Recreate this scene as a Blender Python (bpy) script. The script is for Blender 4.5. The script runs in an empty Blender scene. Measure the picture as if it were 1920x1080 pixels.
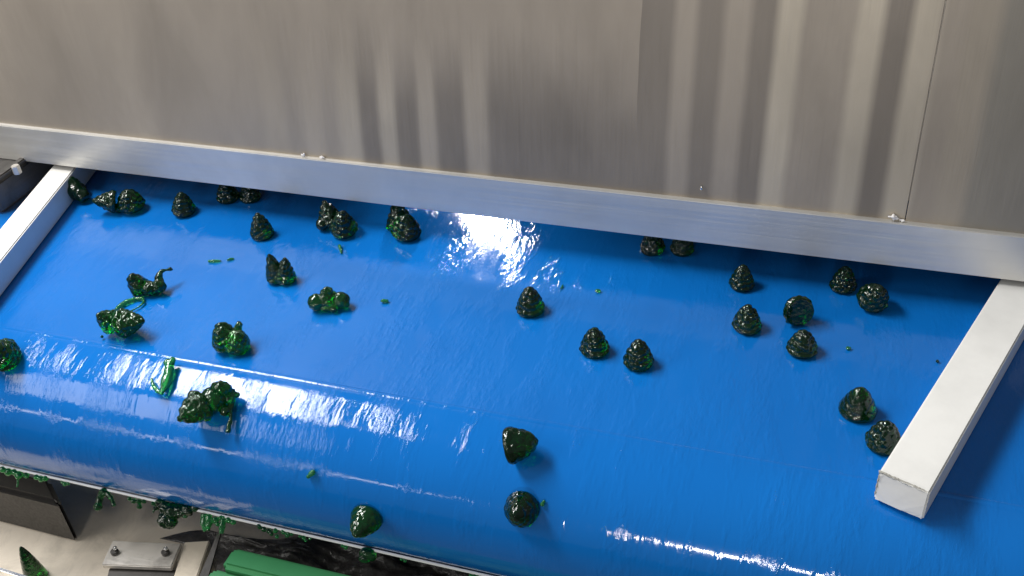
import bpy, bmesh, math, random
import numpy as np
from mathutils import Vector, Matrix, noise

sc = bpy.context.scene
COL = sc.collection
PI = math.pi
S = 0.5                                   # camera height over the belt, metres
F_PX = 1900.0                             # focal length in pixels of a 1920 px wide frame

# ------------------------------------------------------------------ camera
RT = np.array([[0.95036551, 0.30494676, -0.06174839],
               [0.13350434, -0.57894104, -0.8043655],
               [-0.28103733, 0.75619756, -0.59091732]])   # rows: right, down, forward
CAM = np.array([0.0, 0.0, S])
cd = bpy.data.cameras.new('camera')
cam = bpy.data.objects.new('camera', cd)
COL.objects.link(cam)
cd.sensor_width = 36.0
cd.lens = 36.0 * F_PX / 1920.0
cd.clip_start = 0.01
cd.clip_end = 60
M = Matrix([list(RT[0]), list(-RT[1]), list(-RT[2])]).transposed().to_4x4()
M.translation = Vector(CAM)
cam.matrix_world = M
sc.camera = cam

# ------------------------------------------------------------------ world, exposure
w = bpy.data.worlds.new('World')
sc.world = w
w.use_nodes = True
bg = w.node_tree.nodes['Background']
bg.inputs[0].default_value = (0.95, 0.97, 1.0, 1)
bg.inputs[1].default_value = 0.20
sc.view_settings.view_transform = 'Standard'
sc.view_settings.look = 'None'
sc.view_settings.exposure = -0.22
sc.view_settings.gamma = 1
sc.cycles.max_bounces = 10
sc.cycles.transmission_bounces = 8
sc.cycles.caustics_reflective = False
sc.cycles.caustics_refractive = True
sc.cycles.blur_glossy = 1.0


def ray(px, py):
    d = RT.T @ np.array([(px - 960) / F_PX, (py - 540) / F_PX, 1.0])
    return d / np.linalg.norm(d)


def at(px, py, z=0.0):
    d = ray(px, py)
    return Vector(CAM + d * ((z - CAM[2]) / d[2]))


def at_plane(px, py, p0, n):
    d = ray(px, py)
    t = np.dot(np.array(p0) - CAM, np.array(n)) / np.dot(d, np.array(n))
    return Vector(CAM + d * t)


# roller that carries the belt round at the near end
Y0 = at(700, 738).y
RAD = 0.0675


def surf(px, py):
    """point and normal of the belt seen at a pixel"""
    p = at(px, py, 0)
    if p.y >= Y0:
        return p, Vector((0, 0, 1))
    d = ray(px, py)
    o = np.array([CAM[1] - Y0, CAM[2] + RAD])
    v = np.array([d[1], d[2]])
    a = v @ v
    b = 2 * o @ v
    c = o @ o - RAD * RAD
    q = max(b * b - 4 * a * c, 0)
    t = (-b - math.sqrt(q)) / (2 * a)
    P = CAM + d * t
    return Vector(P), Vector((0, (P[1] - Y0) / RAD, (P[2] + RAD) / RAD))


def lamp(name, loc, target, sx, sy, power, color=(1, 1, 1), spread=PI):
    L = bpy.data.lights.new(name, 'AREA')
    L.shape = 'RECTANGLE'
    L.size = sx
    L.size_y = sy
    L.energy = power
    L.color = color
    o = bpy.data.objects.new(name, L)
    COL.objects.link(o)
    L.spread = spread
    az = (Vector(loc) - Vector(target)).normalized()          # the long side stays parallel to the roller
    ax_ = (Vector((1, 0, 0)) - az * az.x).normalized()
    m = Matrix((ax_, az.cross(ax_), az)).transposed().to_4x4()
    m.translation = Vector(loc)
    o.matrix_world = m
    return o


def mirror(px, py, dist):
    p, n = surf(px, py)
    d = Vector(ray(px, py))
    r = d - 2 * d.dot(n) * n
    return p, p + r * dist


# key light from the left, room lamps whose images lie on the wet belt
lamp('key_lamp', (-1.40, -0.15, 0.85), (-0.25, 0.60, 0), 0.6, 0.6, 7, (1.0, 0.97, 0.93))
p, q = mirror(905, 410, 0.35)
lamp('tunnel_lamp', q, p, 0.034, 0.034, 0.13, (1.0, 0.98, 0.97), 0.9)
p, q = mirror(445, 734, 1.6)
print('hall', q)
lamp('hall_lamp', q, p, 0.36, 1.05, 47, (1.0, 0.98, 0.96))
p, q = mirror(300, 822, 1.6)
print('tube', q)
p, q = mirror(1380, 1046, 2.0)
print('front', q)
lamp('front_lamp', q, (-0.2, 0.7, 0.1), 0.30, 0.09, 10.5, (1.0, 0.955, 0.89))
p, q = mirror(300, 822, 1.6)
lamp('tube_lamp', q, p, 1.3, 0.05, 2.2, (1.0, 0.98, 0.96))


# ------------------------------------------------------------------ materials
def mat(name):
    m = bpy.data.materials.new(name)
    m.use_nodes = True
    nt = m.node_tree
    return m, nt, nt.nodes['Principled BSDF']


def setp(b, **k):
    for kk, v in k.items():
        kk = {'base': 'Base Color', 'rough': 'Roughness', 'metal': 'Metallic', 'spec': 'Specular IOR Level',
              'trans': 'Transmission Weight', 'ior': 'IOR', 'coat': 'Coat Weight', 'coatr': 'Coat Roughness',
              'sss': 'Subsurface Weight'}.get(kk, kk)
        b.inputs[kk].default_value = (*v, 1) if isinstance(v, tuple) and len(v) == 3 else v


def N(nt, t, **k):
    n = nt.nodes.new(t)
    for kk, v in k.items():
        setattr(n, kk, v)
    return n


def coords(nt, scale=(1, 1, 1), rot=(0, 0, 0)):
    tc = N(nt, 'ShaderNodeTexCoord')
    mp = N(nt, 'ShaderNodeMapping')
    mp.inputs['Scale'].default_value = scale
    mp.inputs['Rotation'].default_value = rot
    nt.links.new(tc.outputs['Object'], mp.inputs['Vector'])
    return mp.outputs['Vector']


def noise_tex(nt, vec, scale, detail=4, rough=0.6, dist=0.0):
    n = N(nt, 'ShaderNodeTexNoise')
    n.inputs['Scale'].default_value = scale
    n.inputs['Detail'].default_value = detail
    n.inputs['Roughness'].default_value = rough
    n.inputs['Distortion'].default_value = dist
    nt.links.new(vec, n.inputs['Vector'])
    return n.outputs['Fac']


def ramp(nt, fac, stops, interp='LINEAR'):
    r = N(nt, 'ShaderNodeValToRGB')
    cr = r.color_ramp
    cr.interpolation = interp
    while len(cr.elements) < len(stops):
        cr.elements.new(0.5)
    for e, (p, c) in zip(cr.elements, stops):
        e.position = p
        if not isinstance(c, tuple):
            c = (c, c, c)
        e.color = (*c, 1)
    nt.links.new(fac, r.inputs['Fac'])
    return r.outputs['Color']


def mixc(nt, fac, a, b, mode='MIX'):
    m = N(nt, 'ShaderNodeMix', data_type='RGBA', blend_type=mode)
    for sock, v in ((m.inputs[0], fac), (m.inputs[6], a), (m.inputs[7], b)):
        if isinstance(v, (int, float)):
            sock.default_value = v
        elif isinstance(v, tuple):
            sock.default_value = (*v, 1)
        else:
            nt.links.new(v, sock)
    return m.outputs[2]


def math_n(nt, op, a, b=0.0):
    m = N(nt, 'ShaderNodeMath', operation=op)
    for sock, v in ((m.inputs[0], a), (m.inputs[1], b)):
        if isinstance(v, (int, float)):
            sock.default_value = v
        else:
            nt.links.new(v, sock)
    return m.outputs[0]


def bump(nt, b, height, strength, dist, prev=None):
    n = N(nt, 'ShaderNodeBump')
    n.inputs['Strength'].default_value = strength
    n.inputs['Distance'].default_value = dist
    nt.links.new(height, n.inputs['Height'])
    if prev:
        nt.links.new(prev, n.inputs['Normal'])
    nt.links.new(n.outputs['Normal'], b.inputs['Normal'])
    return n.outputs['Normal']


def mat_belt():
    m, nt, b = mat('blue_belt')
    v = coords(nt)
    big = noise_tex(nt, v, 5, 3)
    col = ramp(nt, big, [(0.3, (0.0030, 0.128, 0.46)), (0.7, (0.0040, 0.150, 0.52))])
    nt.links.new(col, b.inputs['Base Color'])
    # wet film: patchy gloss
    film = noise_tex(nt, coords(nt, (1, 0.35, 1)), 26, 6, 0.7, 0.5)
    r = ramp(nt, film, [(0.38, 0.03), (0.66, 0.16)])
    nt.links.new(r, b.inputs['Roughness'])
    setp(b, spec=0.42, coat=0.0)
    fine = noise_tex(nt, coords(nt, (1, 0.13, 0.13)), 560, 3, 0.65)
    n1 = bump(nt, b, fine, 0.12, 0.0005)
    drops = noise_tex(nt, coords(nt, (1, 0.4, 0.4)), 300, 4, 0.65, 0.3)
    patch = ramp(nt, noise_tex(nt, coords(nt, (1, 0.3, 0.3)), 34, 4, 0.65), [(0.46, 0.0), (0.62, 1.0)])
    drops = math_n(nt, 'MULTIPLY', drops, patch)
    n2 = bump(nt, b, drops, 0.60, 0.0009, n1)
    wave = noise_tex(nt, coords(nt, (1, 0.4, 0.4)), 30, 2, 0.5)
    bump(nt, b, wave, 0.03, 0.005, n2)
    return m


def mat_plastic(name, base, stain, rough=0.38, lo=0.68):
    m, nt, b = mat(name)
    v = coords(nt)
    n = noise_tex(nt, v, 22, 5, 0.65)
    c = ramp(nt, n, [(0.30, tuple(x * 0.90 for x in base)), (0.62, base)])
    s = noise_tex(nt, coords(nt, (1, 0.6, 1)), 24, 6, 0.7, 0.8)
    sm = ramp(nt, s, [(lo, 0.0), (lo + 0.14, 0.35)])
    c2 = mixc(nt, sm, c, stain)
    nt.links.new(c2, b.inputs['Base Color'])
    setp(b, rough=rough, spec=0.4, sss=0.0)
    g = noise_tex(nt, coords(nt, (1, 0.3, 1)), 420, 2, 0.5)
    bump(nt, b, g, 0.08, 0.0004)
    return m


def mat_metal(name, base, rough=0.35, metal=1.0, grain=(0.02, 1, 1), gscale=900, var=0.12, dirt=0.0,
              dirtcol=(0.05, 0.045, 0.04), gstr=0.12):
    m, nt, b = mat(name)
    g = noise_tex(nt, coords(nt, grain), gscale, 3, 0.6)
    big = noise_tex(nt, coords(nt), 9, 5, 0.65, 0.3)
    c = ramp(nt, big, [(0.3, tuple(x * (1 - var) for x in base)), (0.7, tuple(min(1, x * (1 + var)) for x in base))])
    if dirt:
        d = noise_tex(nt, coords(nt), 26, 7, 0.7, 0.6)
        c = mixc(nt, ramp(nt, d, [(0.5, 0.0), (0.72, dirt)]), c, dirtcol)
    nt.links.new(c, b.inputs['Base Color'])
    r = ramp(nt, g, [(0.3, rough * 0.8), (0.7, rough * 1.25)])
    nt.links.new(r, b.inputs['Roughness'])
    setp(b, metal=metal)
    bump(nt, b, g, gstr, 0.0005)
    return m


def mat_jelly(name, base, dens, trans=0.9, rough=0.06):
    m, nt, b = mat(name)
    v = coords(nt)
    n = noise_tex(nt, v, 160, 3)
    c = ramp(nt, n, [(0.3, tuple(x * 0.75 for x in base)), (0.7, tuple(x * 1.2 for x in base))])
    nt.links.new(c, b.inputs['Base Color'])
    setp(b, rough=rough, trans=trans, ior=1.47, spec=0.9)
    f = noise_tex(nt, v, 420, 2, 0.5)
    bump(nt, b, f, 0.30, 0.0015)
    va = N(nt, 'ShaderNodeVolumeAbsorption')
    va.inputs['Color'].default_value = (0.02, 0.72, 0.12, 1)
    va.inputs['Density'].default_value = dens
    out = [x for x in nt.nodes if x.type == 'OUTPUT_MATERIAL'][0]
    nt.links.new(va.outputs[0], out.inputs['Volume'])
    return m


M_BELT = mat_belt()
M_RAIL = mat_plastic('white_plastic', (0.86, 0.86, 0.83), (0.50, 0.47, 0.40))
M_RAIL2 = mat_plastic('stained_white_plastic', (0.86, 0.85, 0.81), (0.36, 0.34, 0.28), 0.4, 0.58)
M_ALU = mat_metal('brushed_aluminium', (0.64, 0.63, 0.60), 0.42, 0.6, (0.012, 1, 1), 420, 0.10, 0.0, (0.3,0.3,0.3), 0.25)
M_STEEL = mat_metal('worn_steel', (0.60, 0.57, 0.52), 0.38, 0.6, (0.03, 1, 1), 700, 0.12, 0.5)
M_DARK = mat_metal('dark_steel', (0.10, 0.095, 0.09), 0.42, 0.6, (1, 0.05, 1), 500, 0.2, 0.5, (0.02, 0.02, 0.02))
M_TRAY = mat_metal('dull_tray_steel', (0.74, 0.66, 0.54), 0.5, 0.2, (1, 0.2, 1), 300, 0.14, 0.35, (0.22, 0.19, 0.15))
M_BLACK = mat_metal('black_steel', (0.030, 0.028, 0.026), 0.45, 0.3, (1, 0.05, 1), 500, 0.2)
M_BOLT = mat_metal('bright_steel', (0.80, 0.79, 0.76), 0.2, 1.0)
M_SCRAPER = mat_plastic('scraper_plastic', (0.86, 0.87, 0.86), (0.5, 0.5, 0.45), 0.3)
M_JELLY = mat_jelly('dark_green_jelly', (0.011, 0.115, 0.040), 225)
M_JELLY2 = mat_jelly('green_jelly', (0.016, 0.18, 0.05), 165, 0.88)
M_SCRAP = mat_jelly('thin_green_jelly', (0.05, 0.42, 0.12), 90, 0.75)


# ------------------------------------------------------------------ object helpers
def tag(o, label=None, cat=None, group=None, kind=None):
    if label:
        o['label'] = label
    if cat:
        o['category'] = cat
    if group:
        o['group'] = group
    if kind:
        o['kind'] = kind
    return o


def empty(name, loc, label, cat, group=None):
    o = bpy.data.objects.new(name, None)
    o.empty_display_size = 0.01
    o.location = loc
    COL.objects.link(o)
    return tag(o, label, cat, group)


def link(name, me, m, parent=None, mw=None, smooth=False):
    o = bpy.data.objects.new(name, me)
    COL.objects.link(o)
    if m and not me.materials:
        me.materials.append(m)
    if smooth:
        me.polygons.foreach_set('use_smooth', [True] * len(me.polygons))
    if parent:
        o.parent = parent
        if mw is not None:
            pm = Matrix.Translation(parent.location) @ parent.rotation_euler.to_matrix().to_4x4()
            o.matrix_local = pm.inverted() @ mw
    elif mw is not None:
        o.matrix_world = mw
    return o


def bm_mesh(name, bm):
    me = bpy.data.meshes.new(name)
    bmesh.ops.recalc_face_normals(bm, faces=bm.faces)
    bm.to_mesh(me)
    bm.free()
    return me


def box_bm(sx, sy, sz, bev=0.0, seg=2, bm=None, c=(0, 0, 0)):
    """box centred at c"""
    new = bm or bmesh.new()
    r = bmesh.ops.create_cube(new, size=1)
    for v in r['verts']:
        v.co = Vector((v.co.x * sx + c[0], v.co.y * sy + c[1], v.co.z * sz + c[2]))
    if bev:
        es = list({e for v in r['verts'] for e in v.link_edges})
        bmesh.ops.bevel(new, geom=es, offset=bev, segments=seg, affect='EDGES')
    return new


def frame(o, ax, ay, az):
    m = Matrix((ax, ay, az)).transposed().to_4x4()
    m.translation = o
    return m


def prism_bm(pts, depth, bev=0.0):
    """polygon of top points extruded down by depth, relative to the first point"""
    bm = bmesh.new()
    o = pts[0]
    top = [bm.verts.new(p - o) for p in pts]
    bot = [bm.verts.new(p - o - Vector((0, 0, depth))) for p in pts]
    bm.faces.new(top)
    bm.faces.new(bot[::-1])
    n = len(pts)
    for i in range(n):
        bm.faces.new((top[i], bot[i], bot[(i + 1) % n], top[(i + 1) % n]))
    bmesh.ops.recalc_face_normals(bm, faces=bm.faces)
    if bev:
        bmesh.ops.bevel(bm, geom=bm.edges[:], offset=bev, segments=2, affect='EDGES')
    return bm


def cyl_bm(r, h, seg=20, bm=None, bev=0.0):
    bm = bm or bmesh.new()
    res = bmesh.ops.create_cone(bm, cap_ends=True, segments=seg, radius1=r, radius2=r, depth=h)
    if bev:
        es = [e for e in bm.edges if abs(e.verts[0].co.z - e.verts[1].co.z) < 1e-6]
        bmesh.ops.bevel(bm, geom=es, offset=bev, segments=2, affect='EDGES')
    return bm


# ------------------------------------------------------------------ conveyor belt
XL = at(4, 405).x - 0.012
XR = 0.75
YF = 1.15
conv = empty('conveyor', (0, Y0, 0), 'conveyor with a wide glossy blue belt curving down over its near roller', 'conveyor')
prof = []
for i in range(40):
    prof.append((YF + (Y0 - YF) * i / 40, 0.0))
for i in range(73):
    a = PI * i / 72
    prof.append((Y0 - RAD * math.sin(a), -RAD + RAD * math.cos(a)))
prof.append((YF, -2 * RAD))
TH = 0.0025
inner = [(y, z - TH) for y, z in prof[:40]]
for i in range(73):
    a = PI * i / 72
    inner.append((Y0 - (RAD - TH) * math.sin(a), -RAD + (RAD - TH) * math.cos(a)))
inner.append((YF, -2 * RAD + TH))
bm = bmesh.new()
nx = 48
rows = []
for pr in (prof, inner):
    g = []
    for (y, z) in pr:
        g.append([bm.verts.new((XL + (XR - XL) * j / nx, y - Y0, z)) for j in range(nx + 1)])
    rows.append(g)
for k, g in enumerate(rows):
    for i in range(len(g) - 1):
        for j in range(nx):
            q = (g[i][j], g[i][j + 1], g[i + 1][j + 1], g[i + 1][j])
            bm.faces.new(q if k == 0 else q[::-1])
for j in (0, nx):
    for i in range(len(prof) - 1):
        bm.faces.new((rows[0][i][j], rows[0][i + 1][j], rows[1][i + 1][j], rows[1][i][j]))
belt = link('belt', bm_mesh('belt', bm), M_BELT, conv, Matrix.Translation((0, Y0, 0)), True)
bm = bmesh.new()  # low ridge added at the crest to imitate a reflected line
n_ = 120
for i in range(n_ + 1):
    x = XL + 0.004 + (XR - XL - 0.008) * i / n_
    wv = 0.0006 * noise.noise(Vector((x * 9, 0, 0)))
    for (dy, dz) in ((-0.0022, -0.0001), (-0.0012, 0.00032), (0.0010, 0.00040), (0.0026, -0.0001)):
        bm.verts.new((x, dy + wv, dz))
bm.verts.ensure_lookup_table()
for i in range(n_):
    for j in range(3):
        q = i * 4 + j
        bm.faces.new((bm.verts[q], bm.verts[q + 4], bm.verts[q + 5], bm.verts[q + 1]))
link('reflection_ridge', bm_mesh('reflection_ridge', bm), M_BELT, conv, Matrix.Translation((0, Y0 + 0.001, 0)), True)
rb = cyl_bm(RAD - TH - 0.0006, XR - XL - 0.02, 48)
link('roller', bm_mesh('roller', rb), M_STEEL, conv,
     Matrix.Translation(((XL + XR) / 2, Y0, -RAD)) @ Matrix.Rotation(PI / 2, 4, 'Y'), True)

# ------------------------------------------------------------------ white guide rails
PHI = 0.34555
RW, RH = 0.06210204 * S, 0.04972889 * S
RL = 0.75


def rail(name, corner, ax, ay, width, height, length, label, seed, m=None):
    bm = bmesh.new()
    bmesh.ops.create_cube(bm, size=1)
    for v in bm.verts:
        v.co = Vector(((v.co.x + 0.5) * width, (v.co.y + 0.5) * length, (v.co.z + 0.5) * height))
    bmesh.ops.bevel(bm, geom=bm.edges[:], offset=0.0011, segments=2, affect='EDGES')
    rnd = random.Random(seed)
    bmesh.ops.subdivide_edges(bm, edges=[e for e in bm.edges if e.calc_length() < 0.06 and e.calc_length() > 0.02], cuts=10)
    for v in bm.verts:                                   # a slightly rough sawn end
        if v.co.y < 0.002:
            v.co += Vector((0, rnd.uniform(-0.0004, 0.0004), 0))
    o = link(name, bm_mesh(name, bm), m or M_RAIL, None, frame(corner + Vector((0, 0, 0.0006)), ax, ay, Vector((0, 0, 1))))
    return tag(o, label, 'guide rail', 'white guide rails on the blue belt')


ay = Vector((math.sin(PHI), math.cos(PHI), 0))
ax = Vector((math.cos(PHI), -math.sin(PHI), 0))
P = at(1637, 937)
R1 = rail('guide_rail', P, ax, ay, RW, RH, RL, 'white plastic guide rail with its square sawn end in view on the belt', 1)
p1, p2 = at(183, 320), at(0, 560)
ay2 = (p1 - p2).normalized()
ax2 = Vector((ay2.y, -ay2.x, 0))
o1, o2 = at(100, 310, RH), at(0, 430, RH)
LW = max(0.02, -((o1 - p2).dot(ax2) + (o2 - p2).dot(ax2)) / 2)
print('left rail width', LW, -(o1 - p2).dot(ax2), -(o2 - p2).dot(ax2), 'right', RW)
start = p2 - ay2 * 0.12 - ax2 * LW
rail('guide_rail', start, ax2, ay2, LW, RH, RL, 'stained white plastic guide rail beside the dark side frame', 2, M_RAIL2)

# ------------------------------------------------------------------ steel hood with aluminium edge bar
ZB = 0.031
YB = at(960, 413, ZB).y
top = at_plane(960, 340, (0, YB, 0), (0, 1, 0))
BH = top.z - ZB
LEDGE = 0.0045
TILT = math.radians(7)
print('bar', YB, 'height', BH)
HX0, HX1 = -1.25, 0.75
hood = empty('steel_hood', (0, YB, ZB), 'tall steel hood with painted-on reflections over the belt and a pale metal edge bar', 'hood')
bm = box_bm(HX1 - HX0, 0.004 + LEDGE, BH, 0.0007)
link('edge_bar', bm_mesh('edge_bar', bm), M_ALU, hood,
     Matrix.Translation(((HX0 + HX1) / 2, YB + (0.004 + LEDGE) / 2, ZB + BH / 2)))
pz0 = ZB + BH - 0.012
pn = Vector((0, -math.cos(TILT), math.sin(TILT)))
pup = Vector((0, math.sin(TILT), math.cos(TILT)))
P0 = Vector((0, YB + LEDGE, ZB + BH))
PH = 0.25


def panel_u(px, py=360):
    return at_plane(px, py, P0, pn).x


def mat_panel():
    m, nt, b = mat('steel_sheet_painted_reflections')
    tc = N(nt, 'ShaderNodeTexCoord')
    sep = N(nt, 'ShaderNodeSeparateXYZ')
    nt.links.new(tc.outputs['Object'], sep.inputs[0])
    wob = noise_tex(nt, coords(nt, (1, 1, 1)), 7, 3)
    wx = math_n(nt, 'ADD', sep.outputs['X'], math_n(nt, 'MULTIPLY', math_n(nt, 'SUBTRACT', wob, 0.5), 0.006))
    dk, md, lt = (0.32, 0.288, 0.252), (0.48, 0.43, 0.37), (0.66, 0.60, 0.50)  # tones of reflected stripes, painted into the sheet's base colour
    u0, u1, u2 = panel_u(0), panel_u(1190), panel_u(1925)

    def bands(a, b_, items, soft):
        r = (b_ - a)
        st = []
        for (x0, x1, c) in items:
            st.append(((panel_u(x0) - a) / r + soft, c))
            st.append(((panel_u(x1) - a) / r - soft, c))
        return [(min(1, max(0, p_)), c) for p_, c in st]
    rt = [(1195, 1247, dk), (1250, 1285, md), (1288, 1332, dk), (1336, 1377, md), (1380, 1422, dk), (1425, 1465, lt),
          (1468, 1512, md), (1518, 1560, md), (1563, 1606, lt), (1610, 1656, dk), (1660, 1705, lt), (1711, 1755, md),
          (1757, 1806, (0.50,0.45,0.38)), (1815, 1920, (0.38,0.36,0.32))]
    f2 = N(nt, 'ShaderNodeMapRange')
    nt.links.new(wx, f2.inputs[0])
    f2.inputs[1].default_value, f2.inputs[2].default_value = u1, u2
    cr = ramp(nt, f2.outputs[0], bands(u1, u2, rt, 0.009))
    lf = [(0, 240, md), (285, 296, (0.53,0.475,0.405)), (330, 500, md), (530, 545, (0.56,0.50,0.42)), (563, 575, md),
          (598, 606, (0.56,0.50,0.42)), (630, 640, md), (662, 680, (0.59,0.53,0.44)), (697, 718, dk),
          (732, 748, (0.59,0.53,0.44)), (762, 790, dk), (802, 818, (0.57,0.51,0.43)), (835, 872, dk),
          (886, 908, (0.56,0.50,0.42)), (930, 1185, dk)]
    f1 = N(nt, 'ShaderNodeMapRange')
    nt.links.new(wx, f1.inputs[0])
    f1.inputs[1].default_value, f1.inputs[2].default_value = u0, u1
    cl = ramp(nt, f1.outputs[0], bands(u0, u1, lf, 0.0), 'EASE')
    # the soft painted reflections on the left fade out higher up the sheet
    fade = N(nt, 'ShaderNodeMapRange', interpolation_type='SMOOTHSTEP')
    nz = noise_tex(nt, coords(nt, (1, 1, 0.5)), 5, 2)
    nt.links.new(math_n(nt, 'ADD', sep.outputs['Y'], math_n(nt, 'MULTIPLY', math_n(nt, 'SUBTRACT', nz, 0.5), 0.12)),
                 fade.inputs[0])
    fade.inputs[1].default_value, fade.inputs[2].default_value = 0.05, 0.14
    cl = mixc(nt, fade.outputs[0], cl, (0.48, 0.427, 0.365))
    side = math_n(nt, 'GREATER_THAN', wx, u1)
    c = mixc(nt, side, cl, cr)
    cloud = noise_tex(nt, coords(nt, (1, 0.5, 1)), 6, 5, 0.6, 0.3)  # cloudy and blotchy colour imitates the sheet's mottled soft reflections
    c = mixc(nt, 0.55, c, ramp(nt, cloud, [(0.3, (0.44, 0.42, 0.39)), (0.7, (0.78, 0.745, 0.70))]), 'MULTIPLY')
    reflection_blot = noise_tex(nt, coords(nt, (1, 0.35, 1)), 17, 4, 0.6, 0.5)
    c = mixc(nt, 0.5, c, ramp(nt, reflection_blot, [(0.35, 0.75), (0.6, 1.0)]), 'MULTIPLY')
    nt.links.new(c, b.inputs['Base Color'])
    g = noise_tex(nt, coords(nt, (1, 0.015, 1)), 900, 3, 0.6)
    r = ramp(nt, g, [(0.3, 0.36), (0.7, 0.50)])
    nt.links.new(r, b.inputs['Roughness'])
    setp(b, metal=0.4, spec=0.3)
    bump(nt, b, g, 0.08, 0.0005)
    return m


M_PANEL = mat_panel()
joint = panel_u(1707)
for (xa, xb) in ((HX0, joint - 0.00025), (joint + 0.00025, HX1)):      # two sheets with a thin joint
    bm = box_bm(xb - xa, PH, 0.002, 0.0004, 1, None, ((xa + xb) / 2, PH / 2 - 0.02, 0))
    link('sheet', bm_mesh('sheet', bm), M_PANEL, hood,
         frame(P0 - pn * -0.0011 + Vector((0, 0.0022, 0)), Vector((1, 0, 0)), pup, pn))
bm = box_bm(0.03, PH - 0.03, 0.0015, 0.0, 1, None, (0, PH / 2, 0))
link('backing_strip', bm_mesh('backing_strip', bm), M_STEEL, hood,
     frame(P0 + Vector((joint, 0.0042, 0)) - Vector((P0.x, 0, 0)), Vector((1, 0, 0)), pup, pn))
top_e = P0 + pup * (PH - 0.02)
bm = box_bm(HX1 - HX0, 0.55, 0.002, 0.0004, 1)  # unseen top cover, added to keep lamp light off the belt
link('light_block_roof', bm_mesh('light_block_roof', bm), M_STEEL, hood, Matrix.Translation(((HX0 + HX1) / 2, top_e.y + 0.279, top_e.z + 0.0012)))
bm = box_bm(HX1 - HX0, 0.002, 0.26, 0.0004, 1)  # rear sheet added out of view to darken the belt under the hood
link('back', bm_mesh('back', bm), M_STEEL, hood, Matrix.Translation(((HX0 + HX1) / 2, top_e.y + 0.552, top_e.z - 0.132)))

# ------------------------------------------------------------------ dark side frame at the left
side_y = at(4, 402).y
sx = at(6, 402).x
sfz = 0.030
side = empty('side_frame', (sx - 0.1, side_y + 0.2, 0), 'dark steel side frame left of the stained white rail', 'machine frame')
bm = box_bm(0.22, 0.55, sfz, 0.0025, 3)
link('body', bm_mesh('body', bm), M_DARK, side, Matrix.Translation((sx - 0.11, side_y + 0.275, sfz / 2 + 0.0008)))
bm = box_bm(0.007, 0.55, 0.004, 0.0012, 2)
link('lip', bm_mesh('lip', bm), M_DARK, side, Matrix.Translation((sx - 0.0045, side_y + 0.275, sfz + 0.0027)))
bp = at(31, 318, sfz + 0.006)
link('bolt', bm_mesh('bolt', cyl_bm(0.0042, 0.009, 6, None, 0.0006)), M_STEEL, side,
     Matrix.Translation((bp.x, bp.y, sfz + 0.0062)))

# ------------------------------------------------------------------ below the belt
ZT = -0.19
bm = bmesh.new()
bmesh.ops.create_grid(bm, x_segments=2, y_segments=2, size=4)
m_, nt_, b_ = mat('grey_concrete')
nt_.links.new(ramp(nt_, noise_tex(nt_, coords(nt_), 6, 6, 0.65), [(0.3, (0.10, 0.095, 0.09)), (0.7, (0.16, 0.15, 0.14))]), b_.inputs['Base Color'])
setp(b_, rough=0.7)
tag(link('floor', bm_mesh('floor', bm), m_, None, Matrix.Translation((0, 0, -0.8))), kind='structure')
tray = bmesh.new()
tp = [at(-500, 780, ZT), at(1500, 1000, ZT), at(1500, 1430, ZT), at(-500, 1080, ZT)]
bm = prism_bm(tp, 0.002)
o = link('drip_tray', bm_mesh('drip_tray', bm), M_TRAY, None, Matrix.Translation(tp[0]))
tag(o, 'dull beige steel tray lying below the roller of the blue belt', 'tray')

zt = -0.14
pts = [at(-80, 858, zt), at(92, 897, zt), at(115, 946, zt), at(-80, 898, zt)]
o = link('support_beam', bm_mesh('support_beam', prism_bm(pts, 0.052, 0.004)), M_BLACK, None, Matrix.Translation(pts[0]))
tag(o, 'dark steel beam end under the left end of the roller', 'beam')

zt = -0.165
ctr = at(265, 1040, zt)
mp = empty('mounting_plate', ctr, 'worn steel mounting plate with two bolts on the beige tray', 'plate')
pts = [at(211, 1013, zt), at(340, 1019, zt), at(321, 1064, zt), at(190, 1059, zt)]
link('plate', bm_mesh('plate', prism_bm(pts, 0.005, 0.0008)), M_STEEL, mp, Matrix.Translation(pts[0]))
pts = [at(205, 1064, zt - 0.0065), at(330, 1068, zt - 0.0065), at(318, 1130, zt - 0.0065), at(190, 1120, zt - 0.0065)]
link('bracket', bm_mesh('bracket', prism_bm(pts, 0.017, 0.0008)), M_DARK, mp, Matrix.Translation(pts[0]))
for (px, py) in ((216, 1037), (311, 1038)):
    c = at(px, py, zt)
    b_ = link('bolt', bm_mesh('bolt', cyl_bm(0.0034, 0.003, 16, None, 0.0005)), M_DARK, mp, Matrix.Translation(c + Vector((0, 0, 0.0017))))
    link('tip', bm_mesh('tip', cyl_bm(0.0017, 0.004, 12, None, 0.0008)), M_BOLT, b_, None, True).location = (0.001, 0.001, 0.0035)
pts = [at(346, 1016, zt - 0.004), at(393, 1013, zt - 0.004), at(360, 1110, zt - 0.004), at(316, 1110, zt - 0.004)]
o = link('steel_plate', bm_mesh('steel_plate', prism_bm(pts, 0.02, 0.0008)), M_TRAY, None, Matrix.Translation(pts[0]))
tag(o, 'plain grey steel plate between the bolted plate and the black bag', 'plate')
pts = [at(-60, 1052, -0.15), at(2, 1064, -0.15), at(90, 1092, -0.15), at(88, 1099, -0.15), at(0, 1070, -0.15), at(-60, 1058, -0.15)]
o = link('steel_strip', bm_mesh('steel_strip', prism_bm(pts, 0.004, 0.0004)), M_BOLT, None, Matrix.Translation(pts[0]))
tag(o, 'bright steel strip at the bottom left on the beige tray', 'strip')

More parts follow.
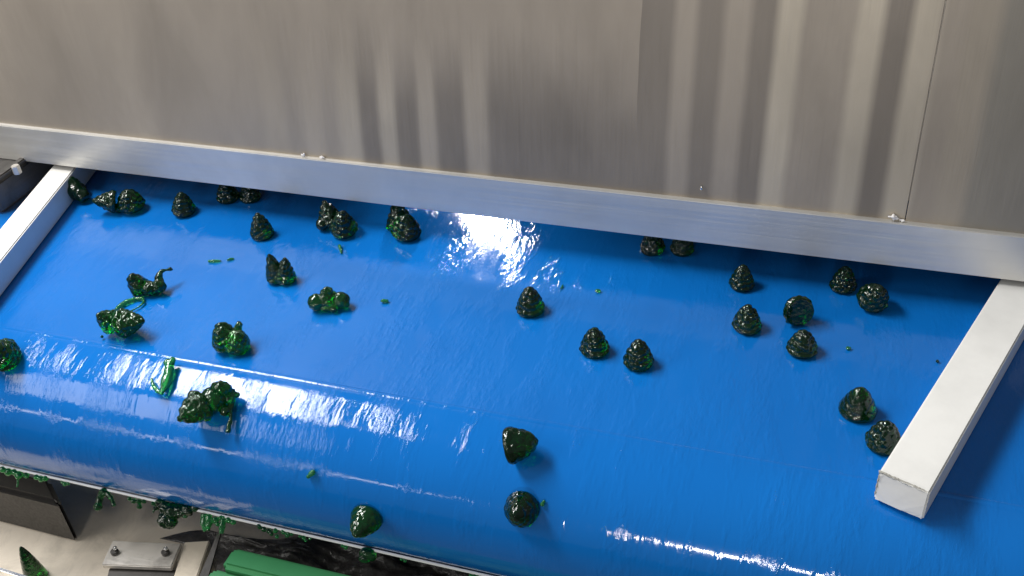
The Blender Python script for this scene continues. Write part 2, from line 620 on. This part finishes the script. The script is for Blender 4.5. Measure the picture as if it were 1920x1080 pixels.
# thin dark blade leaning between plate and bag
a0, a1 = at(424, 962, -0.125), at(378, 1092, -0.15)
d = (a1 - a0)
bm = bmesh.new()
side_v = Vector((1, 0.15, 0)).normalized()
for i, (t, wd) in enumerate(((0, 0.0008), (0.5, 0.004), (1, 0.008))):
    c = d * t
    for s_ in (-1, 1):
        for u_ in (0, 1):
            bm.verts.new(c + side_v * wd * s_ * 0.5 + Vector((0, 0, -0.002 * u_)))
bm.verts.ensure_lookup_table()
V = bm.verts
for i in (0, 4):
    bm.faces.new((V[i], V[i + 2], V[i + 6], V[i + 4]))
    bm.faces.new((V[i + 1], V[i + 5], V[i + 7], V[i + 3]))
    bm.faces.new((V[i], V[i + 4], V[i + 5], V[i + 1]))
    bm.faces.new((V[i + 2], V[i + 3], V[i + 7], V[i + 6]))
bm.faces.new((V[0], V[1], V[3], V[2]))
bm.faces.new((V[8], V[10], V[11], V[9]))
o = link('metal_spike', bm_mesh('metal_spike', bm), M_BLACK, None, Matrix.Translation(a0))
tag(o, 'thin dark pointed metal spike between the grey plate and the black bag', 'spike')


# black bag: a crumpled sheet
def mat_bag():
    m, nt, b = mat('black_plastic_film')
    n = noise_tex(nt, coords(nt), 60, 4)
    c = ramp(nt, n, [(0.3, (0.03, 0.028, 0.027)), (0.7, (0.075, 0.070, 0.066))])
    nt.links.new(c, b.inputs['Base Color'])
    setp(b, rough=0.27, spec=0.65)
    f = noise_tex(nt, coords(nt), 190, 4, 0.6, 1.2)
    bump(nt, b, f, 0.5, 0.002)
    return m


def crumple(x, y, seed):
    h = 0
    for k, (fr, am) in enumerate(((26, 0.011), (60, 0.004), (130, 0.0014))):
        n = noise.noise(Vector((x * fr * 0.6, y * fr * 1.6, seed + k * 7.3)))
        h += am * (1 - 2.4 * abs(n))
    return h


zb_ = -0.178
c00, c10 = at(300, 1010, zb_), at(1000, 1010, zb_)
c01, c11 = at(330, 1230, zb_), at(1000, 1330, zb_)
NU, NV = 120, 60
vs, fs = [], []
for j in range(NV + 1):
    for i in range(NU + 1):
        u, v_ = i / NU, j / NV
        c0 = c00.lerp(c10, u)
        p_ = c0.lerp(c01.lerp(c11, u), v_)
        p_ = p_ + (c10 - c00) * (0.135 * min(1, v_ / 0.10) * (1 - u))
        edge = min(1, u * 6) * min(1, v_ * 4 + 0.25)
        vs.append(tuple(p_ - c00 + Vector((0, 0.02 * noise.noise(Vector((u * 5, 0, 3))) * (1 - v_), edge * crumple(p_.x, p_.y, 2.0)))))
for j in range(NV):
    for i in range(NU):
        q = j * (NU + 1) + i
        fs.append((q, q + 1, q + NU + 2, q + NU + 1))
me = bpy.data.meshes.new('plastic_bag')
me.from_pydata(vs, [], fs)
o = link('plastic_bag', me, mat_bag(), None, Matrix.Translation(c00), True)
sol = o.modifiers.new('thick', 'SOLIDIFY')
sol.thickness = 0.0006
tag(o, 'crumpled black plastic bag under the roller beside the green bars', 'bag')

M_GREEN = mat_plastic('green_plastic', (0.04, 0.22, 0.08), (0.03, 0.08, 0.04), 0.33)


def green_bar(px, py, z, wd, ht, length, label):
    c = at(px, py, z)
    bm = box_bm(length, wd, ht, 0.0035, 3, None, (length / 2, -wd / 2, -ht / 2))
    o = link('green_bar', bm_mesh('green_bar', bm), M_GREEN, None, Matrix.Translation(c), False)
    return tag(o, label, 'plastic bar', 'green plastic bars below the roller')


green_bar(437, 1023, -0.13, 0.020, 0.02, 0.6, 'long green plastic bar lying against the black bag')
green_bar(398, 1062, -0.135, 0.02, 0.02, 0.6, 'nearer green plastic bar at the bottom edge of the photo')

# scraper blade touching the roller underside
D = np.array([Y0, -RAD - S])
dist = math.hypot(*D)
ang = math.atan2(D[1], D[0]) - math.asin(RAD / dist)
tt = math.sqrt(dist ** 2 - RAD ** 2)
tdir = np.array([math.cos(ang), math.sin(ang)])
Tyz = np.array([0, S]) + tt * tdir
nT = (Tyz - np.array([Y0, -RAD])) / RAD           # outward normal at the tangent point
TV = Vector((0, tdir[0], tdir[1]))
NV_ = Vector((0, nT[0], nT[1]))


def lip(px, off=0.0, back=0.0):
    """point on the scraper line under a pixel column"""
    best = None
    for k in range(240):
        x = -0.75 + k * 0.005
        P_ = Vector((x, Tyz[0], Tyz[1]))
        q_ = RT @ (np.array(P_) - CAM)
        sx_ = 960 + F_PX * q_[0] / q_[2]
        if best is None or abs(sx_ - px) < best[0]:
            best = (abs(sx_ - px), P_)
    return best[1] + NV_ * off + TV * back


x0, x1 = -0.72, 0.3
bm = box_bm(x1 - x0, 0.035, 0.0022, 0.0004, 1)
mw = frame(Vector(((x0 + x1) / 2, Tyz[0], Tyz[1])) + NV_ * 0.0020 + TV * 0.0205, Vector((1, 0, 0)), TV, NV_)
o = link('scraper_blade', bm_mesh('scraper_blade', bm), M_SCRAPER, None, mw)
tag(o, 'thin white scraper blade pressed along the underside of the blue belt', 'scraper')

# ------------------------------------------------------------------ jelly shapes
def flank_r(t, k):
    return max(0.0, k * (1 - t) + (1 - k) * math.sqrt(max(0, 1 - t * t)))


def cone_pts(R, H, seed, amp=0.12, nu=60, nv=34, round_=0.72, rows_=6):
    """vertices and faces of a nubbly cone drop, base centre at the origin, apex up"""
    rnd = random.Random(seed)
    prof_ = []
    # base disc, rounded rim, flank, round apex
    for i in range(5):
        prof_.append((R * 0.93 * i / 4, 0.0))
    for i in range(1, 5):
        a = -PI / 2 + (PI / 2 + 0.5) * i / 4
        prof_.append((R * 0.86 + R * 0.14 * math.cos(a), R * 0.14 + R * 0.14 * math.sin(a)))
    z0 = prof_[-1][1]
    r0 = prof_[-1][0]
    for i in range(1, nv + 1):
        t = i / nv
        e = t
        r = r0 * flank_r(e, round_)
        prof_.append((r, z0 + (H - z0) * (1 - (1 - e) ** 1.12)))
    prof_[-1] = (0.0, H)
    lob = [rnd.uniform(-1, 1) for _ in range(4)]
    V_, F_ = [], []
    # nodule centres, scattered over the flank no closer than a set distance
    C_ = [(0, 0, H)]
    for _ in range(900):
        tz = rnd.random() ** 1.25
        r = r0 * flank_r(tz, round_)
        z = z0 + (H - z0) * (1 - (1 - tz) ** 1.12)
        a = rnd.uniform(0, 2 * PI)
        q_ = (r * math.cos(a), r * math.sin(a), z)
        if all((q_[0] - c[0]) ** 2 + (q_[1] - c[1]) ** 2 + (q_[2] - c[2]) ** 2 > (0.34 * R) ** 2 for c in C_):
            C_.append(q_)
    C_ = np.array(C_)
    P_ = []
    for (r, z) in prof_:
        for j in range(nu):
            a = 2 * PI * j / nu
            rr = r * (1 + 0.035 * lob[0] * math.cos(2 * a + 3 * lob[1]) + 0.025 * lob[2] * math.cos(3 * a + 2 * lob[3]))
            P_.append((rr * math.cos(a), rr * math.sin(a), z))
    P_ = np.array(P_)
    d = np.sqrt(((P_[:, None, :] - C_[None]) ** 2).sum(2)).min(1)
    rd = R * 0.23
    hgt = np.sqrt(np.clip(1 - (d / rd) ** 2, 0, 1)) * amp * R
    rad = np.hypot(P_[:, 0], P_[:, 1])
    nrm = np.stack([P_[:, 0] / np.maximum(rad, 1e-6), P_[:, 1] / np.maximum(rad, 1e-6), np.full(len(P_), 0.45)], 1)
    nrm[rad < 1e-7] = (0, 0, 1)
    nrm /= np.linalg.norm(nrm, axis=1)[:, None]
    flank = np.arange(len(P_)) >= 8 * nu
    P_ = P_ + nrm * (hgt * flank)[:, None]
    for i in range(len(prof_) - 1):
        for j in range(nu):
            a, b_ = i * nu + j, i * nu + (j + 1) % nu
            F_.append((a, b_, b_ + nu, a + nu))
    return P_, F_


def mesh_from(name, P_, F_):
    bm = bmesh.new()
    vs = [bm.verts.new(tuple(p_)) for p_ in P_]
    for f in F_:
        try:
            bm.faces.new([vs[i] for i in f])
        except ValueError:
            pass
    bmesh.ops.remove_doubles(bm, verts=bm.verts, dist=1e-6)
    return bm_mesh(name, bm)


SCRATCH = bpy.data.scenes.new('scratch')


def fuse(name, pieces, voxel, wob=0.0, wf=120, seed=0):
    """union of overlapping closed pieces, grown together"""
    V_, F_ = [], []
    for (P_, Fc) in pieces:
        n0 = len(V_)
        V_ += [tuple(p_) for p_ in P_]
        F_ += [tuple(i + n0 for i in f) for f in Fc]
    me = bpy.data.meshes.new('tmp')
    me.from_pydata(V_, [], F_)
    o = bpy.data.objects.new('tmp', me)
    SCRATCH.collection.objects.link(o)
    r = o.modifiers.new('r', 'REMESH')
    r.mode = 'VOXEL'
    r.voxel_size = voxel
    s_ = o.modifiers.new('s', 'SMOOTH')
    s_.factor = 0.5
    s_.iterations = 2
    with bpy.context.temp_override(scene=SCRATCH, view_layer=SCRATCH.view_layers[0]):
        dg = bpy.context.evaluated_depsgraph_get()
    out = bpy.data.meshes.new_from_object(o.evaluated_get(dg))
    bpy.data.objects.remove(o)
    out.name = name
    if wob:
        n = len(out.vertices)
        co = np.empty(n * 3)
        nr = np.empty(n * 3)
        out.vertices.foreach_get('co', co)
        out.vertex_normals.foreach_get('vector', nr)
        co, nr = co.reshape(-1, 3), nr.reshape(-1, 3)
        am = np.array([noise.noise(Vector(c_ * wf) + Vector((seed, 0, 0))) for c_ in co])
        out.vertices.foreach_set('co', (co + nr * (wob * am)[:, None]).ravel())
    return out


def xf(pc, loc=(0, 0, 0), rot=(0, 0, 0), sc_=(1, 1, 1)):
    P_, F_ = pc
    m = Matrix.Translation(loc) @ Matrix.Rotation(rot[2], 4, 'Z') @ Matrix.Rotation(rot[1], 4, 'Y') @ Matrix.Rotation(rot[0], 4, 'X') @ Matrix.Diagonal((*sc_, 1))
    A = np.array(m)
    return (P_ @ A[:3, :3].T + A[:3, 3], F_)


def ball(r, seg=18):
    P_, F_ = [], []
    n = seg // 2
    for i in range(n + 1):
        for j in range(seg):
            a, b_ = PI * i / n, 2 * PI * j / seg
            P_.append((r * math.sin(a) * math.cos(b_), r * math.sin(a) * math.sin(b_), r * math.cos(a)))
    for i in range(n):
        for j in range(seg):
            a, b_ = i * seg + j, i * seg + (j + 1) % seg
            F_.append((a, a + seg, b_ + seg, b_))
    return np.array(P_), F_


def tube(pts, rads, seg=10):
    """closed tapering tube along points"""
    P_, F_ = [], []
    pts = [Vector(p_) for p_ in pts]
    n = len(pts)
    for i in range(n):
        t = (pts[min(i + 1, n - 1)] - pts[max(i - 1, 0)]).normalized()
        s1 = t.cross(Vector((0.02, 0.03, 1))).normalized()
        s2 = t.cross(s1)
        for j in range(seg):
            a = 2 * PI * j / seg
            P_.append(tuple(pts[i] + (s1 * math.cos(a) + s2 * math.sin(a)) * rads[i]))
    for i in range(n - 1):
        for j in range(seg):
            a, b_ = i * seg + j, i * seg + (j + 1) % seg
            F_.append((a, b_, b_ + seg, a + seg))
    for e in (0, n - 1):
        P_.append(tuple(pts[e]))
        c = len(P_) - 1
        for j in range(seg):
            a, b_ = e * seg + j, e * seg + (j + 1) % seg
            F_.append((c, b_, a) if e == 0 else (c, a, b_))
    return np.array(P_), F_


# image axes on the belt at a spot, so that shapes read off the photo can be laid down where they stand
def ground_frame(px, py):
    p_, n = surf(px, py)
    a, _ = surf(px + 4, py)
    ex = (a - p_)
    ex = (ex - n * ex.dot(n)).normalized()
    ey = n.cross(ex)
    dist_ = (p_ - Vector(CAM)).length
    return p_, frame(p_, ex, ey, n), dist_ / F_PX           # metres per photo pixel there


G_DROP = 'green jelly drops on the blue belt'


def drop(cx, by, wpx, label, hr=1.0, seed=0, lean=(0, 0), m=None, amp=0.13, round_=0.58, group=G_DROP):
    """upright cone: centre column, lowest pixel, width in pixels"""
    R_px = wpx / 2
    p_, fr, k = ground_frame(cx, by - R_px * 0.55)
    R_ = R_px * k * 0.97
    me = mesh_from('jelly_drop', *cone_pts(R_, 1.92 * R_ * hr, seed, amp, round_=round_))
    mw = fr @ Matrix.Rotation(lean[0], 4, 'Y') @ Matrix.Rotation(lean[1], 4, 'X') @ Matrix.Rotation(seed * 1.7, 4, 'Z')
    mw.translation += fr.to_3x3() @ Vector((0, 0, 0.0003 + R_ * math.sin(abs(lean[0]) + abs(lean[1])) * 0.8))
    o = link('jelly_drop', me, m or M_JELLY, None, mw, True)
    return tag(o, label, 'jelly candy', group)


def clump(cx, cy, build, label, cat='jelly candy', name='jelly_clump', m=None, vox=1.1, wob=0.5, group=G_DROP, seed=0):
    """build(k) returns closed pieces in millimetre-like pixel units (x right, y up the belt, z up)"""
    p_, fr, k = ground_frame(cx, cy)
    pcs = [(np.array(P_) * k, F_) for P_, F_ in build()]
    me = fuse(name, pcs, vox * k, wob * k, 0.12 / k, seed)
    lo = min(v.co.z for v in me.vertices)
    mw = fr.copy()
    mw.translation = p_ - fr.to_3x3() @ Vector((0, 0, lo - 0.0002))
    o = link(name, me, m or M_JELLY, None, mw, True)
    return tag(o, label, cat, group)


def C(R, H, seed, **kw):
    return cone_pts(R, H, seed, nu=48, nv=26, **kw)


# ---- drops on the right half
drop(1390, 549, 45, 'green jelly drop standing alone, the farthest of those left of the touching pair', 1.08, 1)
drop(1400, 629, 53, 'green jelly drop standing just left of the two touching drops', 1.0, 2)
drop(1580, 553, 46, 'small green jelly drop right behind the leaning drop near the right rail', 1.05, 3)
drop(1503, 673, 55, 'upright green jelly drop touching the overturned drop behind it', 0.86, 5)
drop(1607, 791, 66, 'large green jelly drop standing alone left of the sawn rail end', 0.9, 6, amp=0.05)
drop(1655, 851, 62, 'green jelly drop resting against the side of the right white rail', 0.9, 7)
drop(995, 597, 54, 'green jelly drop standing alone below the bright glare by the bar', 1.02, 8)
drop(1115, 673, 55, 'left one of the two upright green jelly drops in mid belt', 1.0, 9)
drop(1197, 697, 56, 'right one of the two upright green jelly drops in mid belt', 1.03, 10)
drop(1223, 482, 46, 'left one of the two half hidden green jelly drops right of the glare', 1.0, 11)
drop(1279, 483, 44, 'right one of the two half hidden green jelly drops right of the glare', 1.0, 12)
drop(980, 972, 68, 'round looking green jelly drop on the belt bend, seen from its tip', 0.85, 13, amp=0.06)
drop(690, 985, 60, 'bright green jelly drop low on the belt bend with a long shadow', 0.95, 14, m=M_JELLY2, amp=0.05)
# ---- drops on the left half
drop(346, 411, 42, 'small green jelly drop alone under the bar, right of the stuck pair', 1.0, 15, (0.1, 0))
drop(429, 385, 40, 'left one of the two green jelly drops just under the bar at left', 1.0, 16)
drop(471, 384, 38, 'right one of the two green jelly drops just under the bar at left', 1.0, 17)
drop(493, 454, 42, 'slender green jelly drop standing alone between bar and twin topped drop', 1.2, 18)

drop(1632, 588, 54, 'rounded green jelly drop leaning over, nearest the right rail under the bar', 0.9, 4, (0.1, 0.55))
clump(1495, 604, lambda: [xf(C(28, 40, 22), (0, -12, 27), (-1.75, 0, 0.25))],
      'overturned green jelly drop showing its flat base, touching an upright one', name='jelly_drop')
clump(982, 848, lambda: [xf(C(33, 58, 23, amp=0.07, round_=0.40), (-26, -1, 32), (0, PI / 2 - 0.12, 0.12))],
      'tipped green jelly drop lying on its side on the belt bend', name='jelly_drop')
clump(153, 374, lambda: [xf(C(17, 34, 24, round_=0.35), (-9, 8, 4), (0.1, -0.1, 0)), xf(ball(15), (-4, -2, 16)), xf(ball(13), (9, -8, 11)),
                         xf(ball(9), (-12, 4, 30))],
      'green jelly clump leaning against the left white rail', wob=1.8)
clump(210, 396, lambda: [xf(C(19, 38, 26), (14, 0, 16), (0, -1.35, 0.3))],
      'green jelly drop on its side, stuck to a round topped one', name='jelly_drop')
clump(249, 394, lambda: [xf(C(23, 34, 27, round_=0.4), (0, 0, 4), (0.1, 0.1, 0)), xf(ball(9), (-20, -8, 6))],
      'blunt round topped green jelly candy at left under the bar', name='jelly_drop')
clump(634, 432, lambda: [xf(C(23, 44, 28), (-14, 14, 2), (-0.2, -0.25, 0)), xf(C(25, 46, 29), (14, -10, 2), (0.2, 0.15, 0)),
                         xf(ball(12), (-28, 0, 8))],
      'two green jelly drops stuck together left of the large drop by the glare')
clump(757, 438, lambda: [xf(C(26, 52, 30), (-6, 10, 2), (-0.2, -0.1, 0)), xf(C(27, 42, 31, round_=0.5), (6, -8, 2), (0.1, 0.15, 0))],
      'large lumpy green jelly candy at the left edge of the glare under the bar')
clump(528, 527, lambda: [xf(C(21, 54, 32), (-8, 2, 0), (0, -0.08, 0), (0.9, 0.9, 1)), xf(C(21, 48, 33), (8, 0, 0), (0, 0.16, 0), (0.9, 0.9, 1))],
      'twin topped green jelly candy, two drops merged, left of mid belt')
clump(284, 550, lambda: [xf(C(19, 36, 34, amp=0.03, round_=0.4), (-16, 2, 10), (0.2, -0.3, 0)), xf(ball(15), (2, -2, 13), (0, 0, 0), (1.3, 1, 0.8)),
                         xf(ball(13), (18, 0, 16)), xf(ball(8), (-22, -10, 10)),
                         tube([(18, 4, 16), (17, 12, 28), (19, 20, 33), (25, 24, 34), (31, 32, 30), (36, 34, 28)], [9, 7, 4, 2.4, 4.2, 2.2])],
      'glossy green jelly blob with a thin tail curling up, behind the string loop', wob=2.2)
clump(236, 626, lambda: [xf(C(22, 40, 35), (-16, 4, 18), (0.5, -0.35, 0)), xf(C(25, 50, 36), (-2, -2, 22), (0, 1.35, -0.15)),
                         xf(ball(3), (-36, -14, 2))],
      'two green jelly drops tipped together beside the green string loop', m=M_JELLY2)
clump(620, 577, lambda: [xf(ball(17), (-22, -6, 16)), xf(C(22, 38, 37, round_=0.5), (-2, 2, 4)), xf(ball(16), (22, 2, 15)),
                         xf(ball(9), (30, -4, 12)), xf(ball(8), (10, -14, 8))],
      'three lobed green jelly clump lying in mid belt, left of a tiny crumb', wob=1.6, m=M_JELLY2)
clump(435, 655, lambda: [xf(C(26, 48, 38, round_=0.45), (-6, 4, 4), (0, -0.1, 0)), xf(C(24, 36, 39, round_=0.5), (10, 0, 6), (0.2, 0.4, 0)),
                         tube([(14, 16, 30), (18, 20, 40), (22, 16, 38)], [8, 6, 4])],
      'squat green jelly candy standing above the wide white glare', m=M_JELLY2)
clump(16, 672, lambda: [xf(C(27, 44, 40, round_=0.5), (0, 0, 6), (0.2, 0.3, 0)), xf(ball(14), (-16, -6, 12))],
      'lumpy green jelly candy cut by the left edge of the photo', m=M_JELLY2)
clump(412, 758, lambda: [xf(C(30, 52, 41), (-16, -8, 20), (0.3, -1.1, 0.6)), xf(ball(19), (16, 16, 26), (0, 0, 0), (1, 0.8, 1.1)),
                         xf(ball(24), (0, 0, 18)), xf(ball(9), (30, 2, 14)), tube([(28, 18, 18), (32, 2, 10), (30, -14, 7), (33, -32, 4), (32, -56, 3)],
                                                                               [9, 6, 5, 3.5, 5]), xf(ball(10), (22, -18, 10)), xf(ball(6), (38, 12, 10))],
      'big messy green jelly blob with a drip, lying on the wide white glare', m=M_JELLY2, wob=1.8)

# ---- splashes, strings and crumbs
G_CRUMB = 'small green jelly scraps on the blue belt'


def scrap(cx, cy, build, label, name='jelly_scrap', vox=0.8, wob=0.5, m=None):
    return clump(cx, cy, build, label, 'jelly scrap', name, m or M_SCRAP, vox, wob, G_CRUMB)


scrap(313, 714, lambda: [tube([(6, 40, 5), (3, 26, 6), (5, 10, 4), (6, -8, 4), (4, -28, 3)], [5, 8, 9, 10, 4]), xf(ball(8), (-2, 30, 5)),
                         tube([(-26, 0, 2), (-18, -14, 2.5), (-6, -26, 3), (6, -30, 3)], [2.5, 3.5, 4, 4])],
      'thin bright green jelly splash lying on the wide white glare')
scrap(247, 577, lambda: [tube([(-24, -18, 2), (-22, -6, 2), (-14, 10, 2.5), (0, 20, 2), (14, 20, 2), (20, 10, 2), (16, -2, 1.6), (6, -14, 1.5), (-2, -26, 2)],
                              [2, 4, 4.5, 3.5, 3, 2.2, 1.6, 1.3, 2]), xf(ball(4), (12, 20, 3)), xf(ball(4), (-6, -26, 3))],
      'looped string of green jelly between two lying clumps at left')
scrap(405, 492, lambda: [tube([(-14, 0, 2), (-4, 0, 2.5), (10, 2, 2)], [2, 3, 1.6])], 'flat green jelly scrap shaped like a dash, left of mid belt')
scrap(432, 489, lambda: [tube([(-6, -2, 1.5), (0, 2, 2), (6, 4, 1.5)], [1.5, 2.5, 1.5])], 'faint green jelly crumb just right of the dash shaped scrap')
scrap(638, 470, lambda: [tube([(-4, 12, 2.5), (0, 2, 2.5), (5, -12, 2)], [3, 3, 2])], 'pale green jelly drip below the two stuck drops')
scrap(722, 568, lambda: [xf(ball(5), (-2, 0, 3), (0, 0, 0), (1.3, 0.8, 0.7)), xf(ball(3.4), (4, 1, 2))], 'tiny green jelly crumb right of the three lobed clump')
scrap(1053, 540, lambda: [tube([(-2, -6, 1.5), (1, 0, 1.6), (2, 7, 1.5)], [1.3, 2, 1.2])], 'tiny pale jelly crumb up right of the drop below the glare')
scrap(1121, 548, lambda: [xf(ball(5), (0, 0, 2.5), (0, 0, 0), (1.2, 0.9, 0.6))], 'dim green jelly crumb in mid belt behind the two upright drops')
scrap(1589, 656, lambda: [xf(ball(3.6), (0, 0, 2)), xf(ball(2.4), (4, 1, 1.5))], 'green jelly crumb right of the two touching drops')
scrap(1757, 680, lambda: [xf(ball(3), (0, 0, 1.6))], 'dark speck of jelly beside the right white rail', m=M_JELLY)
scrap(586, 888, lambda: [xf(ball(7), (2, 2, 4), (0, 0, 0.6), (1.2, 0.8, 0.8)), xf(ball(4), (-6, -4, 2.5))], 'small green jelly crumb low on the belt bend')
scrap(1018, 945, lambda: [xf(ball(4.5), (0, 0, 3)), xf(ball(3), (3, 5, 2))], 'glinting jelly crumb at the right of the round looking drop')

# ---- residue hanging on the scraper
G_RES = 'green jelly scraps hanging on the scraper'


def residue(px, items, label, m=None, name='jelly_residue', wob=0.8, back=0.004):
    """items: closed pieces in photo pixels, x right, y down the picture from the scraper line"""
    p_ = lip(px, 0.0036, back)
    k = (p_ - Vector(CAM)).length / F_PX
    pcs = [(np.array(P_) * k, F_) for P_, F_ in items]
    me = fuse(name, pcs, 0.9 * k, wob * k, 0.15 / k, px)
    mw = frame(p_, Vector((1, 0, 0)), NV_, Vector((1, 0, 0)).cross(NV_))
    o = link(name, me, m or M_SCRAP, None, mw, True)
    return tag(o, label, 'jelly scrap', G_RES)


def bl(x, y, r, z=0, s_=(1, 1, 1)):
    return xf(ball(r, 14), (x, y, z), (0, 0, 0), s_)


residue(22, [bl(-18, 2, 6), bl(-6, 4, 7), bl(6, 2, 6), bl(16, 5, 7), bl(30, 3, 5), tube([(14, 6, 0), (18, 16, 0), (20, 24, 0)], [2.5, 2, 1.5])],
        'green jelly scraps on the scraper at the left edge of the photo')
residue(76, [bl(-8, 2, 5), bl(2, 3, 6), bl(10, 1, 5)], 'short green jelly scrap on the scraper above the dark beam')
residue(192, [bl(-2, 2, 8), tube([(-4, 2, 0), (-6, 14, 0), (-4, 24, 0)], [7, 5.5, 5]), bl(-4, 27, 7.5), tube([(4, 2, 0), (16, 8, 0), (26, 20, 0)], [5, 4, 3.5])],
        'green jelly scrap with a hanging bead on the scraper', M_JELLY2)
residue(252, [bl(-12, 3, 4), bl(-2, 5, 5), bl(8, 4, 5), bl(12, 12, 5), bl(18, 2, 4)], 'small frilly green jelly scrap between the bead and the big dark clump', M_JELLY2)
residue(325, [bl(-24, -2, 9), bl(-10, 6, 13), bl(4, 8, 16), bl(18, 4, 13), bl(-4, 24, 15), bl(6, 26, 12), bl(32, 0, 11), bl(-30, 8, 5), bl(46, -6, 7)],
        'big dark green jelly clump hanging from the scraper', M_JELLY, wob=2)
residue(362, [bl(-10, 2, 7), bl(-14, 8, 6, 0, (1, 1.2, 0.7))], 'bright green jelly flap at the right of the big dark clump')
residue(388, [tube([(-10, 0, 0), (-6, 16, 0), (2, 28, 0)], [6, 7, 4]), tube([(-2, 0, 0), (4, 12, 0), (4, 26, 0)], [6, 6, 4]), bl(14, 6, 7), bl(20, 12, 4), bl(24, 0, 5)],
        'pale green jelly flap with two points hanging from the scraper')
residue(426, [tube([(-4, 2, 0), (-3, 14, 0), (0, 26, 0)], [5, 6, 4]), bl(6, 1, 6), bl(16, 3, 5), bl(-4, -1, 4)], 'green jelly strip hanging by the tip of the metal spike')
residue(492, [bl(-10, 0, 5), bl(0, 3, 5), bl(10, 4, 5), bl(16, 8, 4)], 'ragged dark green jelly scrap above the black bag', M_JELLY2)
residue(512, [bl(0, 1, 5), bl(6, 10, 4), bl(14, 0, 4), bl(26, 2, 4)], 'ragged bright green jelly scrap above the black bag')
residue(537, [bl(-6, 1, 4), bl(2, 4, 4.5), bl(10, 1, 3)], 'tiny green jelly scrap on the scraper above the middle of the bag')
residue(650, [bl(-4, 1, 3.5), bl(3, 2, 4)], 'tiny green jelly bit on the scraper left of the cup shaped scrap')
residue(690, [bl(0, 4, 11, 0, (1.5, 1, 1)), bl(-4, 14, 9, 0, (1.3, 0.9, 1)), bl(10, 8, 8)], 'cup shaped green jelly scrap hanging over the black bag', M_JELLY2)
residue(880, [bl(-4, 1, 3.5), bl(4, 2, 4), bl(10, 0, 3)], 'tiny green jelly bit at the right end of the visible scraper')

# fallen drop on the tray
zt = ZT
p_ = at(86, 1062, zt)
k = (p_ - Vector(CAM)).length / F_PX
me = mesh_from('jelly_drop', *cone_pts(18 * k, 76 * k, 50, 0.015))
o = link('jelly_drop', me, M_JELLY2, None, Matrix.Translation(p_ + Vector((0, -0.012, 0.0005))), True)
tag(o, 'tall green jelly drop fallen on the beige tray below the belt', 'jelly candy')

# ------------------------------------------------------------------ crumbs on the ledge, drops on the sheet
M_CRUMB = mat_plastic('white_crumb', (0.86, 0.83, 0.8), (0.6, 0.55, 0.5), 0.5)


def ledge_crumb(px, rpx, label, seed):
    d = ray(px, 0)
    best = None
    for yy in range(200, 520, 1):                       # pixel row of the ledge in this column
        q_ = at_plane(px, yy, (0, YB + LEDGE * 0.6, 0), (0, 1, 0))
        if best is None or abs(q_.z - (ZB + BH)) < best[0]:
            best = (abs(q_.z - ZB - BH), q_)
    p_ = best[1]
    p_.z = ZB + BH
    k = (p_ - Vector(CAM)).length / F_PX
    rnd = random.Random(seed)
    pcs = [xf(ball(rpx * k * rnd.uniform(0.5, 0.8), 10), (rnd.uniform(-.7, .7) * rpx * k, 0, rpx * k * rnd.uniform(0.4, 0.9)), (rnd.uniform(0, 3), rnd.uniform(0, 3), 0), (1.2, 0.7, 0.35)) for _ in range(5)]
    me = fuse('scrap_crumb', pcs, rpx * k * 0.18, rpx * k * 0.25, 1.2 / (rpx * k), seed)
    lo = min(v.co.z for v in me.vertices)
    o = link('scrap_crumb', me, M_CRUMB, None, Matrix.Translation(p_ - Vector((0, 0, lo))), False)
    tag(o, label, 'crumb', 'pale crumbs on the edge bar')


ledge_crumb(1675, 9, 'large white crumb on the edge bar above the right rail', 1)
ledge_crumb(1690, 4, 'small grey crumb just right of the large white crumb', 2)
ledge_crumb(570, 5, 'left one of two small pale crumbs on the edge bar', 3)
ledge_crumb(604, 5, 'right one of two small pale crumbs on the edge bar', 4)
q_ = at_plane(1315, 353, P0 + pn * 0.002, pn)
me = mesh_from('water_drop', *xf(ball(0.0010, 12), (0, 0, 0), (0, 0, 0), (1, 0.8, 1.9)))
o = link('water_drop', me, M_BOLT, None, Matrix.Translation(q_), True)
tag(o, 'pale water drop on the steel sheet just above the edge bar', 'water drop')

# grey burr left by the saw along the cut edges of the right rail
rnd = random.Random(5)
top_l = [(RW * t, 0.0004, RH + 0.0002) for t in np.linspace(0.02, 0.9, 26)]
burr = [tube(top_l, [0.0003 + 0.0004 * rnd.random() ** 2 for _ in top_l], 6)]
lft = [(0.0002, 0.0006, RH * t) for t in np.linspace(0.15, 0.97, 12)]
burr.append(tube(lft, [0.0002 + 0.0004 * rnd.random() ** 2 for _ in lft], 6))
burr.append(xf(ball(0.0012, 8), (0.001, 0.0004, RH), (0.4, 0.2, 0), (1.4, 0.7, 0.6)))
V_, F_ = [], []
for P_, Fc in burr:
    n0 = len(V_)
    V_ += [tuple(p_) for p_ in P_]
    F_ += [tuple(i + n0 for i in f) for f in Fc]
me = bpy.data.meshes.new('burr')
me.from_pydata(V_, [], F_)
link('burr', me, mat_plastic('grey_burr', (0.42, 0.41, 0.37), (0.2, 0.19, 0.16), 0.6), R1)

residue(118, [bl(-6, 1, 3), bl(0, 3, 4), bl(7, 1, 3)], 'tiny green jelly bit on the scraper just right of the dark beam')
residue(292, [bl(-6, 2, 4), tube([(-2, 2, 0), (0, 10, 0), (-2, 17, 0)], [3, 2.4, 2]), bl(6, 1, 4)], 'short green jelly drip touching the left of the big dark clump', M_JELLY2)
residue(572, [bl(-8, 1, 3), bl(0, 2, 4), bl(5, 6, 3), bl(12, 1, 3)], 'small green jelly scrap on the scraper over the black bag')
residue(760, [bl(-6, 1, 3), bl(2, 2, 3.5)], 'tiny green jelly bit on the scraper right of the cup shaped scrap')

bpy.data.scenes.remove(SCRATCH)
